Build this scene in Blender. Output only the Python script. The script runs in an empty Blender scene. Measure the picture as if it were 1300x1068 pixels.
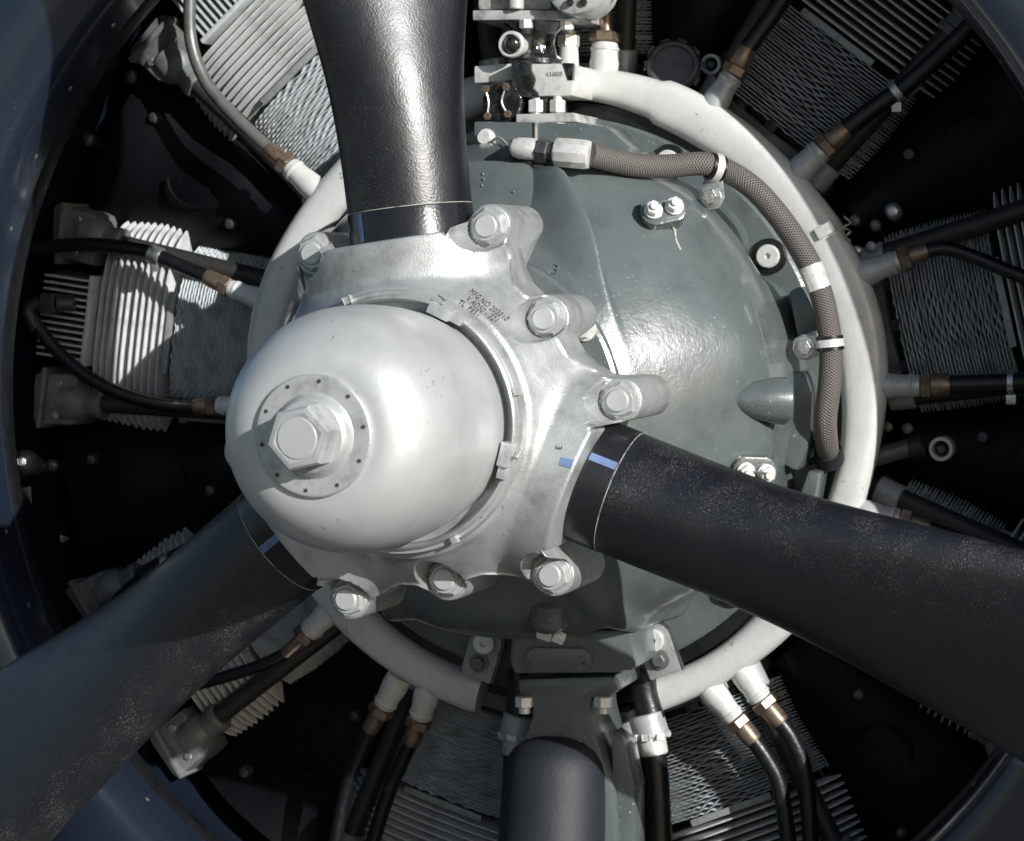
import bpy, bmesh, math, random
import numpy as np
from mathutils import Vector, Matrix
random.seed(7)
rad = math.radians
sc = bpy.context.scene
COL = sc.collection

# ------------------------------------------------------------------ camera
# world: engine axis = Y (front is -Y), X right, Z up, ignition ring in plane Y=0
F_PX, DIST, AZ, EL, ROLL = 3296.7, 3.288, rad(16.69), rad(2.656), rad(-.29)
PPX, PPY = 704.9, 504.3                       # engine axis in the 1300x1068 picture
CAM = Vector((DIST*math.sin(AZ)*math.cos(EL), -DIST*math.cos(AZ)*math.cos(EL), DIST*math.sin(EL)))
fwd = (-CAM).normalized()
rgt = fwd.cross(Vector((0, 0, 1))).normalized()
upv = rgt.cross(fwd).normalized()
rgt, upv = rgt*math.cos(ROLL)+upv*math.sin(ROLL), upv*math.cos(ROLL)-rgt*math.sin(ROLL)
cd = bpy.data.cameras.new('camera'); cam = bpy.data.objects.new('camera', cd); COL.objects.link(cam)
cam.matrix_world = Matrix(((rgt.x, upv.x, -fwd.x, CAM.x), (rgt.y, upv.y, -fwd.y, CAM.y), (rgt.z, upv.z, -fwd.z, CAM.z), (0, 0, 0, 1)))
cd.sensor_width = 36.0; cd.sensor_fit = 'HORIZONTAL'
cd.lens = 36.0*F_PX/1300.0
cd.shift_x = -(PPX-650.0)/1300.0
cd.shift_y = -(534.0-PPY)/1300.0
cd.clip_start = 0.05; cd.clip_end = 2000
cd.dof.use_dof = True; cd.dof.focus_distance = 2.88; cd.dof.aperture_fstop = 10.0
sc.camera = cam

# ------------------------------------------------------------------ light
SUN = Vector((1.38, -1.0, 0.60)).normalized()
w = bpy.data.worlds.new('World'); sc.world = w; w.use_nodes = True
nt = w.node_tree; nt.nodes.clear()
sky = nt.nodes.new('ShaderNodeTexSky'); sky.sky_type = 'NISHITA'; sky.sun_disc = False
sky.sun_elevation = math.asin(SUN.z); sky.sun_rotation = math.atan2(SUN.x, SUN.y)
bg = nt.nodes.new('ShaderNodeBackground'); bg.inputs[1].default_value = 0.08
wo = nt.nodes.new('ShaderNodeOutputWorld')
nt.links.new(sky.outputs[0], bg.inputs[0]); nt.links.new(bg.outputs[0], wo.inputs[0])
sl = bpy.data.lights.new('sun', 'SUN'); sl.energy = 5.0; sl.angle = rad(0.5); sl.color = (1.0, 0.985, 0.96)
so = bpy.data.objects.new('sun', sl); COL.objects.link(so)
so.rotation_euler = SUN.to_track_quat('Z', 'Y').to_euler(); so.location = SUN*6
sc.view_settings.view_transform = 'Standard'; sc.view_settings.look = 'None'
sc.view_settings.exposure = 0.18; sc.view_settings.gamma = 1.0
sc.view_settings.use_curve_mapping = False

# ------------------------------------------------------------------ placing helpers
def W(px, py, y):
    d = fwd + rgt*((px-PPX)/F_PX) - upv*((py-PPY)/F_PX)
    return CAM + d*((y-CAM.y)/d.y)
def S(n, y):                                   # n pixels in metres at depth plane y
    return n*(-CAM.y+y)/math.cos(AZ)/F_PX

# ------------------------------------------------------------------ materials
MATS = {}
def mat(name, col, rough=.5, metal=0.0, var=0.0, vscale=20, var_col=None, bump=0.0, bscale=200, bump2=0.0, b2scale=40,
        coat=0.0, speck=None, rvar=0.0, spec=0.5, braid=False, aniso=False):
    m = bpy.data.materials.new(name); m.use_nodes = True; n = m.node_tree; L = n.links
    b = n.nodes['Principled BSDF']
    b.inputs['Base Color'].default_value = (*col, 1); b.inputs['Roughness'].default_value = rough
    b.inputs['Metallic'].default_value = metal; b.inputs['Coat Weight'].default_value = coat
    b.inputs['Coat Roughness'].default_value = .12
    b.inputs['Specular IOR Level'].default_value = spec
    tc = n.nodes.new('ShaderNodeTexCoord'); co = tc.outputs['Object']
    def noise(s, det=4, r=.55):
        t = n.nodes.new('ShaderNodeTexNoise'); t.inputs['Scale'].default_value = s
        t.inputs['Detail'].default_value = det; t.inputs['Roughness'].default_value = r
        L.new(co, t.inputs['Vector']); return t
    def ramp(src, a, c):
        r = n.nodes.new('ShaderNodeMapRange'); r.inputs['From Min'].default_value = a; r.inputs['From Max'].default_value = c
        L.new(src, r.inputs['Value']); return r.outputs['Result']
    cur = None
    if var:
        t = noise(vscale, 6, .6)
        mx = n.nodes.new('ShaderNodeMix'); mx.data_type = 'RGBA'
        mx.inputs['A'].default_value = (*col, 1)
        vc = var_col or tuple(c*(1-var) for c in col)
        mx.inputs['B'].default_value = (*vc, 1)
        L.new(ramp(t.outputs['Fac'], .48, .70), mx.inputs['Factor']); cur = mx.outputs['Result']
    if speck:
        s, lo, hi, scol, mscale, mlo, mhi = speck
        t = noise(s, 2, .5); t2 = noise(mscale, 3, .5)
        mu = n.nodes.new('ShaderNodeMath'); mu.operation = 'MULTIPLY'
        L.new(ramp(t.outputs['Fac'], lo, hi), mu.inputs[0]); L.new(ramp(t2.outputs['Fac'], mlo, mhi), mu.inputs[1])
        mx = n.nodes.new('ShaderNodeMix'); mx.data_type = 'RGBA'
        if cur: L.new(cur, mx.inputs['A'])
        else: mx.inputs['A'].default_value = (*col, 1)
        mx.inputs['B'].default_value = (*scol, 1)
        L.new(mu.outputs[0], mx.inputs['Factor']); cur = mx.outputs['Result']
    if cur: L.new(cur, b.inputs['Base Color'])
    if rvar:
        t = noise(vscale*2.3, 5)
        r = n.nodes.new('ShaderNodeMapRange'); r.inputs['From Min'].default_value = .3; r.inputs['From Max'].default_value = .7
        r.inputs['To Min'].default_value = max(.03, rough-rvar); r.inputs['To Max'].default_value = min(1, rough+rvar)
        L.new(t.outputs['Fac'], r.inputs['Value']); L.new(r.outputs['Result'], b.inputs['Roughness'])
    last = None
    def addbump(h, st, dist):
        nonlocal last
        bp = n.nodes.new('ShaderNodeBump'); bp.inputs['Strength'].default_value = st; bp.inputs['Distance'].default_value = dist
        L.new(h, bp.inputs['Height'])
        if last: L.new(last, bp.inputs['Normal'])
        last = bp.outputs['Normal']
    if bump2: addbump(noise(b2scale, 3).outputs['Fac'], bump2, .01)
    if bump: addbump(noise(bscale, 3).outputs['Fac'], bump, .002)
    if braid:
        uv = tc.outputs['UV']; sep = n.nodes.new('ShaderNodeSeparateXYZ'); L.new(uv, sep.inputs[0])
        outs = []
        for sg in (1, -1):
            a = n.nodes.new('ShaderNodeMath'); a.operation = 'MULTIPLY'; a.inputs[1].default_value = 14*2*math.pi; L.new(sep.outputs[0], a.inputs[0])
            c = n.nodes.new('ShaderNodeMath'); c.operation = 'MULTIPLY_ADD'; c.inputs[1].default_value = sg*1900.0; L.new(sep.outputs[1], c.inputs[0]); L.new(a.outputs[0], c.inputs[2])
            s_ = n.nodes.new('ShaderNodeMath'); s_.operation = 'SINE'; L.new(c.outputs[0], s_.inputs[0]); outs.append(s_)
        mxm = n.nodes.new('ShaderNodeMath'); mxm.operation = 'MAXIMUM'; L.new(outs[0].outputs[0], mxm.inputs[0]); L.new(outs[1].outputs[0], mxm.inputs[1])
        addbump(mxm.outputs[0], .8, .0010)
        mx = n.nodes.new('ShaderNodeMix'); mx.data_type = 'RGBA'; mx.inputs['A'].default_value = (*[c*.35 for c in col], 1); mx.inputs['B'].default_value = (*col, 1)
        L.new(ramp(mxm.outputs[0], -.3, .8), mx.inputs['Factor']); L.new(mx.outputs['Result'], b.inputs['Base Color'])
    if last: L.new(last, b.inputs['Normal'])
    MATS[name] = m; return m

mat('dome_aluminium', (.54, .56, .555), .43, .40, var=.14, vscale=11, bump=.10, bscale=420, bump2=.03, b2scale=14, rvar=.10,
    speck=(120, .66, .72, (.28, .28, .27), 14, .52, .64))
mat('plate_aluminium', (.49, .51, .505), .42, .45, var=.35, vscale=45, bump=.15, bscale=300, rvar=.1)
mat('hub_aluminium', (.47, .49, .485), .43, .55, var=.36, vscale=24, bump=.2, bscale=420, bump2=.05, b2scale=30, rvar=.10,
    speck=(150, .68, .74, (.10, .10, .10), 18, .5, .62))
mat('steel', (.55, .55, .54), .34, .85, var=.4, vscale=120, bump=.15, bscale=400, rvar=.1)
mat('bright_steel', (.74, .74, .72), .34, .35, var=.25, vscale=120, bump=.1, bscale=400)
mat('dark_steel', (.09, .095, .10), .45, .6, var=.4, vscale=60, bump=.1, bscale=300)
def blade_mat():
    m = mat('blade_black', (.0055, .0065, .0085), .31, 0.0, bump=.0, rvar=0, spec=.72)
    n = m.node_tree; L = n.links; b = n.nodes['Principled BSDF']
    def N(t, **k):
        q = n.nodes.new(t)
        for a, v in k.items(): setattr(q, a, v)
        return q
    tc = N('ShaderNodeTexCoord')
    def noise(s_, det=2):
        t = N('ShaderNodeTexNoise'); t.inputs['Scale'].default_value = s_; t.inputs['Detail'].default_value = det; L.new(tc.outputs['Object'], t.inputs['Vector']); return t.outputs['Fac']
    def math_(op, a, c, clamp=False):
        q = N('ShaderNodeMath', operation=op, use_clamp=clamp)
        for k, v in enumerate((a, c)):
            if isinstance(v, (int, float)): q.inputs[k].default_value = v
            else: L.new(v, q.inputs[k])
        return q.outputs[0]
    def mr(v, a, c, d=0.0, e=1.0):
        q = N('ShaderNodeMapRange'); L.new(v, q.inputs[0])
        for k, x in zip((1, 2, 3, 4), (a, c, d, e)): q.inputs[k].default_value = x
        return q.outputs[0]
    at = N('ShaderNodeAttribute', attribute_name='wear')
    patch = mr(noise(8, 3), .38, .75, .05, .58)
    streak = mr(noise(26, 4), .35, .7)
    wear = math_('ADD', patch, math_('MULTIPLY', at.outputs['Fac'], streak), True)
    grain = noise(1250, 2)
    thr = mr(wear, 0, 1, .735, .605)
    chips = mr(math_('SUBTRACT', grain, thr), 0, .05)
    scr = N('ShaderNodeTexNoise'); mp = N('ShaderNodeMapping'); mp.inputs['Scale'].default_value = (14, 160, 160); mp.inputs['Rotation'].default_value = (0, .5, .9)
    L.new(tc.outputs['Object'], mp.inputs['Vector']); L.new(mp.outputs[0], scr.inputs['Vector']); scr.inputs['Scale'].default_value = 1; scr.inputs['Detail'].default_value = 1
    scratch = math_('MULTIPLY', mr(scr.outputs['Fac'], .735, .76), mr(noise(9), .5, .65))
    allw = math_('MAXIMUM', chips, math_('MULTIPLY', scratch, .06))
    mx = N('ShaderNodeMix', data_type='RGBA'); mx.inputs['A'].default_value = (.0055, .0065, .0085, 1); mx.inputs['B'].default_value = (.20, .20, .195, 1)
    L.new(allw, mx.inputs['Factor']); L.new(mx.outputs['Result'], b.inputs['Base Color'])
    L.new(mr(noise(30, 4), .3, .7, .33, .43), b.inputs['Roughness'])
    bp = N('ShaderNodeBump'); bp.inputs['Strength'].default_value = .30; bp.inputs['Distance'].default_value = .0012; L.new(noise(430, 3), bp.inputs['Height'])
    bp2 = N('ShaderNodeBump'); bp2.inputs['Strength'].default_value = .10; bp2.inputs['Distance'].default_value = .004; L.new(noise(60, 3), bp2.inputs['Height']); L.new(bp.outputs[0], bp2.inputs['Normal'])
    L.new(bp2.outputs[0], b.inputs['Normal'])
blade_mat()
mat('blade_shank_black', (.010, .011, .013), .28, 0.0, bump=.15, bscale=300, rvar=.05)
mat('seal_white', (.40, .39, .36), .6, 0, var=.9, vscale=110)
mat('blue_paint', (.13, .20, .36), .5, 0, var=.3, vscale=90)
mat('case_grey_paint', (.098, .116, .118), .27, 0.0, var=.26, vscale=15, bump=.13, bscale=240, bump2=.09, b2scale=20, coat=.45, rvar=.06,
    speck=(260, .70, .73, (.45, .46, .45), 9, .50, .66))
mat('harness_cream', (.60, .61, .595), .36, 0.1, var=.12, vscale=30, bump=.15, bscale=160, rvar=.1,
    speck=(70, .70, .74, (.25, .23, .2), 20, .45, .6))
mat('stem_grey', (.42, .44, .45), .45, .3, var=.3, vscale=50, bump=.15, bscale=200)
mat('brass', (.25, .19, .14), .38, .7, var=.45, vscale=120, bump=.1, bscale=300)
mat('rubber_black', (.007, .0075, .009), .38, 0.0, var=.5, vscale=40, bump=.2, bscale=250, rvar=.1)
mat('conduit_grey', (.16, .16, .155), .42, .4, var=.4, vscale=60, bump=.1, bscale=300)
mat('tube_brown_black', (.03, .028, .026), .5, 0.1, var=.5, vscale=60, bump=.2, bscale=300)
mat('braided_hose', (.19, .175, .165), .5, 0.1, braid=True)
mat('fin_aluminium', (.62, .64, .635), .55, .1, var=.35, vscale=60, bump=.2, bscale=260)
mat('barrel_grey', (.60, .64, .66), .5, .15, var=.4, vscale=40, bump=.15, bscale=260)
mat('core_dark', (.02, .021, .023), .6, .1, var=.4, vscale=40)
mat('cast_grey', (.15, .165, .165), .5, .15, var=.45, vscale=40, bump=.25, bscale=200)
mat('baffle_black', (.0035, .0042, .0055), .45, 0.0, var=.4, vscale=12, bump=.08, bscale=200, rvar=.08, spec=.12,
    speck=(90, .66, .74, (.04, .036, .033), 9, .62, .70))
mat('strip_grey', (.30, .32, .32), .5, .25, var=.35, vscale=70, bump=.25, bscale=250)
mat('crankcase_dark', (.028, .031, .034), .4, 0.0, var=.4, vscale=30, bump=.15, bscale=150)
mat('cowl_navy', (.012, .018, .032), .25, 0.0, var=.25, vscale=8, bump=.06, bscale=140, coat=.7,
    speck=(600, .70, .74, (.22, .22, .22), 7, .54, .70))
mat('oily_black', (.010, .011, .012), .14, 0.1, var=.8, vscale=70, var_col=(.05, .05, .048), bump=.9, bscale=90, bump2=.3, b2scale=70, coat=.8)
mat('grey_white_paint', (.5, .51, .50), .35, .15, var=.6, vscale=45, bump=.2, bscale=140, rvar=.1,
    speck=(60, .60, .66, (.03, .03, .03), 24, .52, .58))
mat('navy_tube', (.010, .014, .019), .62, 0.0, var=.3, vscale=25, bump=.2, bscale=180)
mat('ink', (.035, .035, .035), .7, 0)
mat('blue_ink', (.10, .22, .55), .6, 0)
mat('concrete', (.13, .128, .125), .85, 0.0, var=.3, vscale=1.5)

# ------------------------------------------------------------------ mesh building
WLOC = {}
def frame(d):
    d = Vector(d).normalized()
    a = Vector((0, 0, 1)) if abs(d.z) < .9 else Vector((1, 0, 0))
    u = d.cross(a).normalized(); v = d.cross(u).normalized()
    return d, u, v
def catmull(pts, n=8):
    P = [Vector(p) for p in pts]
    if len(P) < 3: return P
    P = [P[0]*2-P[1]] + P + [P[-1]*2-P[-2]]
    out = []
    for i in range(1, len(P)-2):
        a, b, c, d = P[i-1:i+3]
        for k in range(n):
            t = k/n
            out.append(.5*((2*b) + (c-a)*t + (2*a-5*b+4*c-d)*t*t + (3*b-a-3*c+d)*t**3))
    out.append(P[-2]); return out

class MB:
    def __init__(s): s.v = []; s.f = []; s.uv = {}
    def lathe(s, A, d, prof, seg=24, rot=0.0, cap=True):
        A = Vector(A); d, u, v = frame(d); rings = []
        for x, r in prof:
            if r < 1e-6:
                rings.append([len(s.v)]); s.v.append(A+d*x)
            else:
                rings.append(list(range(len(s.v), len(s.v)+seg)))
                for k in range(seg):
                    t = 2*math.pi*k/seg+rot
                    s.v.append(A+d*x+u*(r*math.cos(t))+v*(r*math.sin(t)))
        for a, b in zip(rings, rings[1:]):
            for k in range(seg):
                k2 = (k+1) % seg
                if len(a) == 1 and len(b) == 1: break
                if len(a) == 1: s.f.append((a[0], b[k2], b[k]))
                elif len(b) == 1: s.f.append((a[k], a[k2], b[0]))
                else: s.f.append((a[k], a[k2], b[k2], b[k]))
        if cap:
            if len(rings[0]) > 1: s.f.append(tuple(reversed(rings[0])))
            if len(rings[-1]) > 1: s.f.append(tuple(rings[-1]))
        return s
    def cyl(s, A, B, r, seg=20, ch=None, r2=None):
        A = Vector(A); B = Vector(B); L = (B-A).length; r2 = r if r2 is None else r2
        c = min(r, L*.5)*.12 if ch is None else ch
        return s.lathe(A, B-A, [(0, r-c), (c, r), (L-c, r2), (L, r2-c)], seg)
    def hexa(s, A, B, r, rot=0.0, c=None):
        A = Vector(A); B = Vector(B); L = (B-A).length; c = r*.10 if c is None else c
        return s.lathe(A, B-A, [(0, r*.90), (c, r), (L-c, r), (L, r*.88)], 6, rot)
    def tube(s, pts, r, seg=14, n=8, uv=False, smooth=True):
        P = catmull(pts, n) if smooth else [Vector(p) for p in pts]
        N = len(P); T = []
        for i in range(N): T.append((P[min(i+1, N-1)]-P[max(i-1, 0)]).normalized())
        _, u, _ = frame(T[0]); rings = []; L = 0
        for i in range(N):
            u = (u-T[i]*u.dot(T[i])).normalized(); v = T[i].cross(u)
            rr = r(i/(N-1)) if callable(r) else r
            ring = list(range(len(s.v), len(s.v)+seg)); rings.append((ring, L))
            for k in range(seg):
                t = 2*math.pi*k/seg; s.v.append(P[i]+u*(rr*math.cos(t))+v*(rr*math.sin(t)))
            if i < N-1: L += (P[i+1]-P[i]).length
        for (a, la), (b, lb) in zip(rings, rings[1:]):
            for k in range(seg):
                k2 = (k+1) % seg
                if uv: s.uv[len(s.f)] = [(k/seg, la), ((k+1)/seg, la), ((k+1)/seg, lb), (k/seg, lb)]
                s.f.append((a[k], a[k2], b[k2], b[k]))
        s.f.append(tuple(reversed(rings[0][0]))); s.f.append(tuple(rings[-1][0])); return s
    def box(s, c, ax, ay, az, bev=.0):                # half-extent vectors
        c = Vector(c); ax, ay, az = Vector(ax), Vector(ay), Vector(az)
        bm = bmesh.new(); bmesh.ops.create_cube(bm, size=2)
        for v in bm.verts: v.co = c+ax*v.co.x+ay*v.co.y+az*v.co.z
        if bev > 0: bmesh.ops.bevel(bm, geom=bm.edges[:], offset=bev, segments=2, profile=.6, affect='EDGES')
        return s.addbm(bm)
    def addbm(s, bm):
        o = len(s.v); bm.verts.index_update()
        s.v += [v.co.copy() for v in bm.verts]
        s.f += [tuple(o+v.index for v in f.verts) for f in bm.faces]
        bm.free(); return s
    def prism(s, pts, depth, bev=.002):               # polygon points (world) extruded by vector depth
        bm = bmesh.new(); depth = Vector(depth)
        a = [bm.verts.new(Vector(p)) for p in pts]; b = [bm.verts.new(Vector(p)+depth) for p in pts]
        n = len(a); bm.faces.new(a); bm.faces.new(list(reversed(b)))
        for k in range(n): bm.faces.new((a[k], b[k], b[(k+1) % n], a[(k+1) % n]))
        bmesh.ops.recalc_face_normals(bm, faces=bm.faces[:])
        if bev: bmesh.ops.bevel(bm, geom=[e for e in bm.edges], offset=bev, segments=2, profile=.6, affect='EDGES')
        return s.addbm(bm)
    def pxprism(s, pxs, y, thick, bev=.002): return s.prism([W(x, yy, y) for x, yy in pxs], (0, thick, 0), bev)
    def grid(s, rows, closed=True):
        n = len(rows[0]); o = len(s.v)
        for r in rows: s.v += [Vector(p) for p in r]
        for i in range(len(rows)-1):
            for k in range(n if closed else n-1):
                k2 = (k+1) % n
                s.f.append((o+i*n+k, o+i*n+k2, o+(i+1)*n+k2, o+(i+1)*n+k))
        return s
    def build(s, name, m, parent=None, angle=32, flip=False, centre=True):
        me = bpy.data.meshes.new(name)
        V = np.array([tuple(v) for v in s.v], dtype=float)
        c = Vector(((V.min(0)+V.max(0))/2).tolist()) if centre else Vector((0, 0, 0))
        V = V-np.array(c)
        me.from_pydata(V.tolist(), [], s.f)
        if s.uv:
            ul = me.uv_layers.new(name='UVMap')
            for p in me.polygons:
                q = s.uv.get(p.index)
                if q:
                    for li, t in zip(p.loop_indices, q): ul.data[li].uv = t
        bm = bmesh.new(); bm.from_mesh(me); bmesh.ops.recalc_face_normals(bm, faces=bm.faces[:])
        if flip: bmesh.ops.reverse_faces(bm, faces=bm.faces[:])
        bm.to_mesh(me); bm.free()
        me.polygons.foreach_set('use_smooth', [True]*len(me.polygons))
        me.set_sharp_from_angle(angle=rad(angle))
        me.materials.append(MATS[m])
        o = bpy.data.objects.new(name, me); COL.objects.link(o)
        pl = WLOC.get(parent.name, Vector((0, 0, 0))) if parent else Vector((0, 0, 0))
        o.location = c-pl; WLOC[o.name] = c
        if parent: o.parent = parent
        return o
def tag(o, label, cat=None, group=None, kind=None):
    if label: o['label'] = label
    if cat: o['category'] = cat
    if group: o['group'] = group
    if kind: o['kind'] = kind
    return o
def thing(name, loc, label, cat, group=None):
    o = bpy.data.objects.new(name, None); COL.objects.link(o); o.location = loc; o.empty_display_size = .05
    WLOC[o.name] = Vector(loc); return tag(o, label, cat, group)
def struct(o): o['kind'] = 'structure'; return o
def smooth(a, b, x):
    t = np.clip((x-a)/(b-a), 0, 1); return t*t*(3-2*t)
def smax(a, b, k):
    h = np.clip(.5+.5*(a-b)/k, 0, 1); return b*(1-h)+a*h+k*h*(1-h)
def pol(r, deg, y): return Vector((r*math.cos(rad(deg)), y, r*math.sin(rad(deg))))

# ------------------------------------------------------------------ ground (outside the frame, gives the bounce)
m = MB(); m.v = [Vector(p) for p in ((-400, -400, -2.3), (400, -400, -2.3), (400, 400, -2.3), (-400, 400, -2.3))]; m.f = [(0, 1, 2, 3)]
struct(m.build('ground', 'concrete'))

# ------------------------------------------------------------------ cowling
cow = thing('engine_cowling', (0, 0, -.73), 'navy blue painted round cowling whose lip frames the engine at the picture corners', 'cowling')
m = MB()
prof = [(.34, .80), (.1, .785), (-.05, .76), (-.10, .725), (-.12, .700), (-.125, .7000), (-.165, .7005), (-.20, .703), (-.222, .709), (-.234, .720), (-.240, .737), (-.242, .765), (-.238, .80),
        (-.215, .85), (-.165, .905), (-.085, .955), (.05, 1.0), (.3, 1.04), (.34, 1.04), (.34, .80)]
# rounder lip: pass the profile through a spline
prof = [(p.x, p.y) for p in catmull([(a, b, 0) for a, b in prof[5:18]], 4)]; prof = [(.34, .80), (.1, .785), (-.05, .76), (-.10, .725), (-.12, .703)]+prof+[(.34, 1.04), (.34, .80)]
m.lathe((0, 0, 0), (0, 1, 0), prof, 192, cap=False)
lip = m.build('lip', 'cowl_navy', cow)
m = MB(); m.lathe((0, 0, 0), (0, 1, 0), [(-.150, .7025), (-.150, .6985), (-.145, .6965), (-.132, .6955), (-.124, .6975), (-.124, .7025)], 160, cap=False)
m.build('seal_strip', 'rubber_black', cow)
for a in range(2, 360, 8):
    p = pol(.7025, a, -.178)
    MB().lathe(p, -Vector((p.x, 0, p.z)), [(-.003, .0045), (.001, .0042), (.0022, .002), (.0022, 0)], 10).build('screw', 'steel', cow)

# ------------------------------------------------------------------ main crankcase behind the ring
cc = thing('crankcase', (0, .15, 0), 'dark painted round crankcase body behind the cream ignition ring', 'crankcase')
MB().lathe((0, 0, 0), (0, 1, 0), [(.03, .20), (.03, .385), (.045, .402), (.09, .405), (.25, .405), (.25, .2)], 96).build('case_body', 'crankcase_dark', cc)
for a in range(0, 360, 10):
    p = pol(.376, a+4, .03)
    MB().hexa(p, p+Vector((0, -.012, 0)), .0075, rot=a).build('nut', 'dark_steel' if a % 30 else 'brass', cc)
MB().lathe((0, 0, 0), (0, 1, 0), [(.30, .3), (.30, 1.0), (.31, 1.0), (.31, .3)], 96).build('dark_backing', 'baffle_black', cc)  # black disc added to keep sky from showing between the cylinders

# ------------------------------------------------------------------ cylinders (nine, 40 degrees apart)
CYL_Y, BASE = .155, .40
def make_cylinder():
    root = thing('engine_cylinder', (0, 0, 0), 'x', 'cylinder', 'nine finned cylinders around the crankcase')
    X = lambda r, t=0.0, y=0.0: Vector((r-BASE, y, t))      # local: x radial from base, z tangential, y relative to cylinder axis
    MB().cyl(X(.395), X(.425), .098, 40).build('base_flange', 'cast_grey', root)
    for k in range(10):
        a = rad(36*k+18); p = X(.425, .088*math.cos(a), .088*math.sin(a))
        MB().hexa(p, p+Vector((.011, 0, 0)), .0085).build('nut', 'dark_steel', root)
    b_ = MB().cyl(X(.42), X(.57), .074, 40); b_.v = [Vector((v.x, v.y, v.z*1.48)) for v in b_.v]; b_.build('barrel', 'core_dark', root)
    # thin barrel fins with zigzag rims
    m = MB(); nf = 30; seg = 186
    for i in range(nf):
        xr = .436+i*(.562-.436)/(nf-1); th = .0007
        ph = (0 if i % 2 else math.pi)+random.uniform(-.5, .5); jx = random.uniform(-.0007, .0007); ja = random.uniform(.6, 1.25); jf = random.uniform(0, 6)
        rows = []
        def ring(rr, dx, amp):
            out = []
            for k in range(seg+1):
                a = math.pi+(-math.pi*.57+math.pi*1.14*k/seg)
                col_ = .5+.5*math.sin(a*8+1.3)
                off = jx+amp*ja*math.sin(k*math.pi*2/6.0+ph)*(.25+.75*col_)*(.8+.3*math.sin(a*3+jf))
                out.append(X(xr+dx+off, rr*1.40*math.copysign(abs(math.sin(a))**.75, math.sin(a)), rr*math.copysign(abs(math.cos(a))**.85, math.cos(a))))
            return out
        rows = [ring(.072, th, .0), ring(.0895, th, .0015), ring(.0905, 0, .0015), ring(.0895, -th, .0015), ring(.072, -th, 0)]
        m.grid(rows, closed=False)
    tag(m.build('barrel_fins', 'barrel_grey', root, 40), None, kind='stuff')
    # head
    b_ = MB().cyl(X(.566), X(.70), .058, 40); b_.v = [Vector((v.x, v.y, v.z*1.7)) for v in b_.v]; b_.build('head', 'core_dark', root)
    m = MB(); prof = [(-.0024, .05), (-.0017, .097), (-.0008, .0995), (.0008, .0995), (.0017, .097), (.0024, .05)]
    m.lathe((0, 0, 0), (1, 0, 0), prof, 56, cap=False)
    for v in m.v:
        r_ = math.hypot(v.y, v.z); th = math.atan2(v.z, v.y); c_, s_ = math.cos(th), math.sin(th)
        v.y = r_*math.copysign(abs(c_)**.80, c_); v.z = r_*math.copysign(abs(s_)**.62, s_)
    f0 = m.build('fin', 'fin_aluminium', root)
    for i in range(10):
        f = f0 if i == 0 else f0.copy()
        if i: COL.objects.link(f); f.parent = root
        f.location = X(.580+i*.0105+random.uniform(-.0008, .0008)); f.rotation_euler = (0, random.uniform(-.006, .006), random.uniform(-.008, .008)); s_ = 1.0-.006*abs(i-3); f.scale = (1, s_, s_*1.50)
    # finned outer block with radial plates
    m = MB(); m.box(X(.718, 0, -.045), (.037, 0, 0), (0, .030, 0), (0, 0, .062), .004); m.build('head_block', 'core_dark', root)
    m = MB(); m.box((0, 0, 0), (.036, 0, 0), (0, .018, 0), (0, 0, .0013), .0)
    g0 = m.build('cooling_plate', 'barrel_grey', root)
    for i in range(13):
        g = g0 if i == 0 else g0.copy()
        if i: COL.objects.link(g); g.parent = root
        g.location = X(.719, -.054+i*.009, -.088)
    m = MB(); m.box(X(.684, 0, -.088), (.0035, 0, 0), (0, .02, 0), (0, 0, .062), .0015); m.build('head_rib', 'barrel_grey', root)
    # flat strips around the barrel fins
    m = MB(); m.box(X(.5685, 0, -.0935), (.0045, 0, 0), (0, .003, 0), (0, 0, .056), .001); m.build('baffle_strip', 'strip_grey', root)
    for sg in (-1, 1):
        m = MB(); m.box(X(.499, sg*.128, -.028), (.066, 0, 0), (0, .006, sg*.005), (0, .0008, -sg*.0014), .0005); m.build('baffle_edge', 'strip_grey', root)
    for sg in (-1, 1):
        # push rod tube
        t0, t1 = sg*.086, sg*.112
        tb = MB().tube([X(.40, t0, -.083), X(.45, t0+sg*.004, -.086), X(.69, t1, -.091)], .0135, 16, 4).build('push_rod_tube', 'tube_brown_black', root)
        MB().cyl(X(.405, t0, -.0835), X(.438, t0+sg*.003, -.0855), .0175, 20).build('collar', 'stem_grey', tb)
        a, b = X(.635, t1-sg*.004, -.0773), X(.662, t1-sg*.002, -.0778)
        rk = MB().lathe(X(.650, t1-sg*.002, -.090), (1, .12, sg*.1), [(0, .0175), (.003, .0205), (.010, .0205), (.012, .0185), (.026, .0185), (.034, .026), (.044, .029), (.06, .029)], 24)
        rk.box(X(.722, sg*.113, -.066), (.034, 0, sg*.004), (0, .036, 0), (-.003, 0, .036), .011)
        rk.box(X(.738, sg*.113, -.070), (.004, 0, 0), (0, .041, 0), (0, 0, .042), .003)
        r_ = rk.build('rocker_box', 'cast_grey', root)
        for q in (-1, 1):
            p = X(.716, t1+q*.022, -.106); MB().hexa(p+Vector((0, .012, 0)), p, .0055).build('screw', 'steel', r_)
    return root
cyl0 = make_cylinder()
def copy_tree(o, parent=None):
    c = o.copy(); COL.objects.link(c); c.parent = parent
    for ch in list(o.children): copy_tree(ch, c)
    return c
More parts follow.
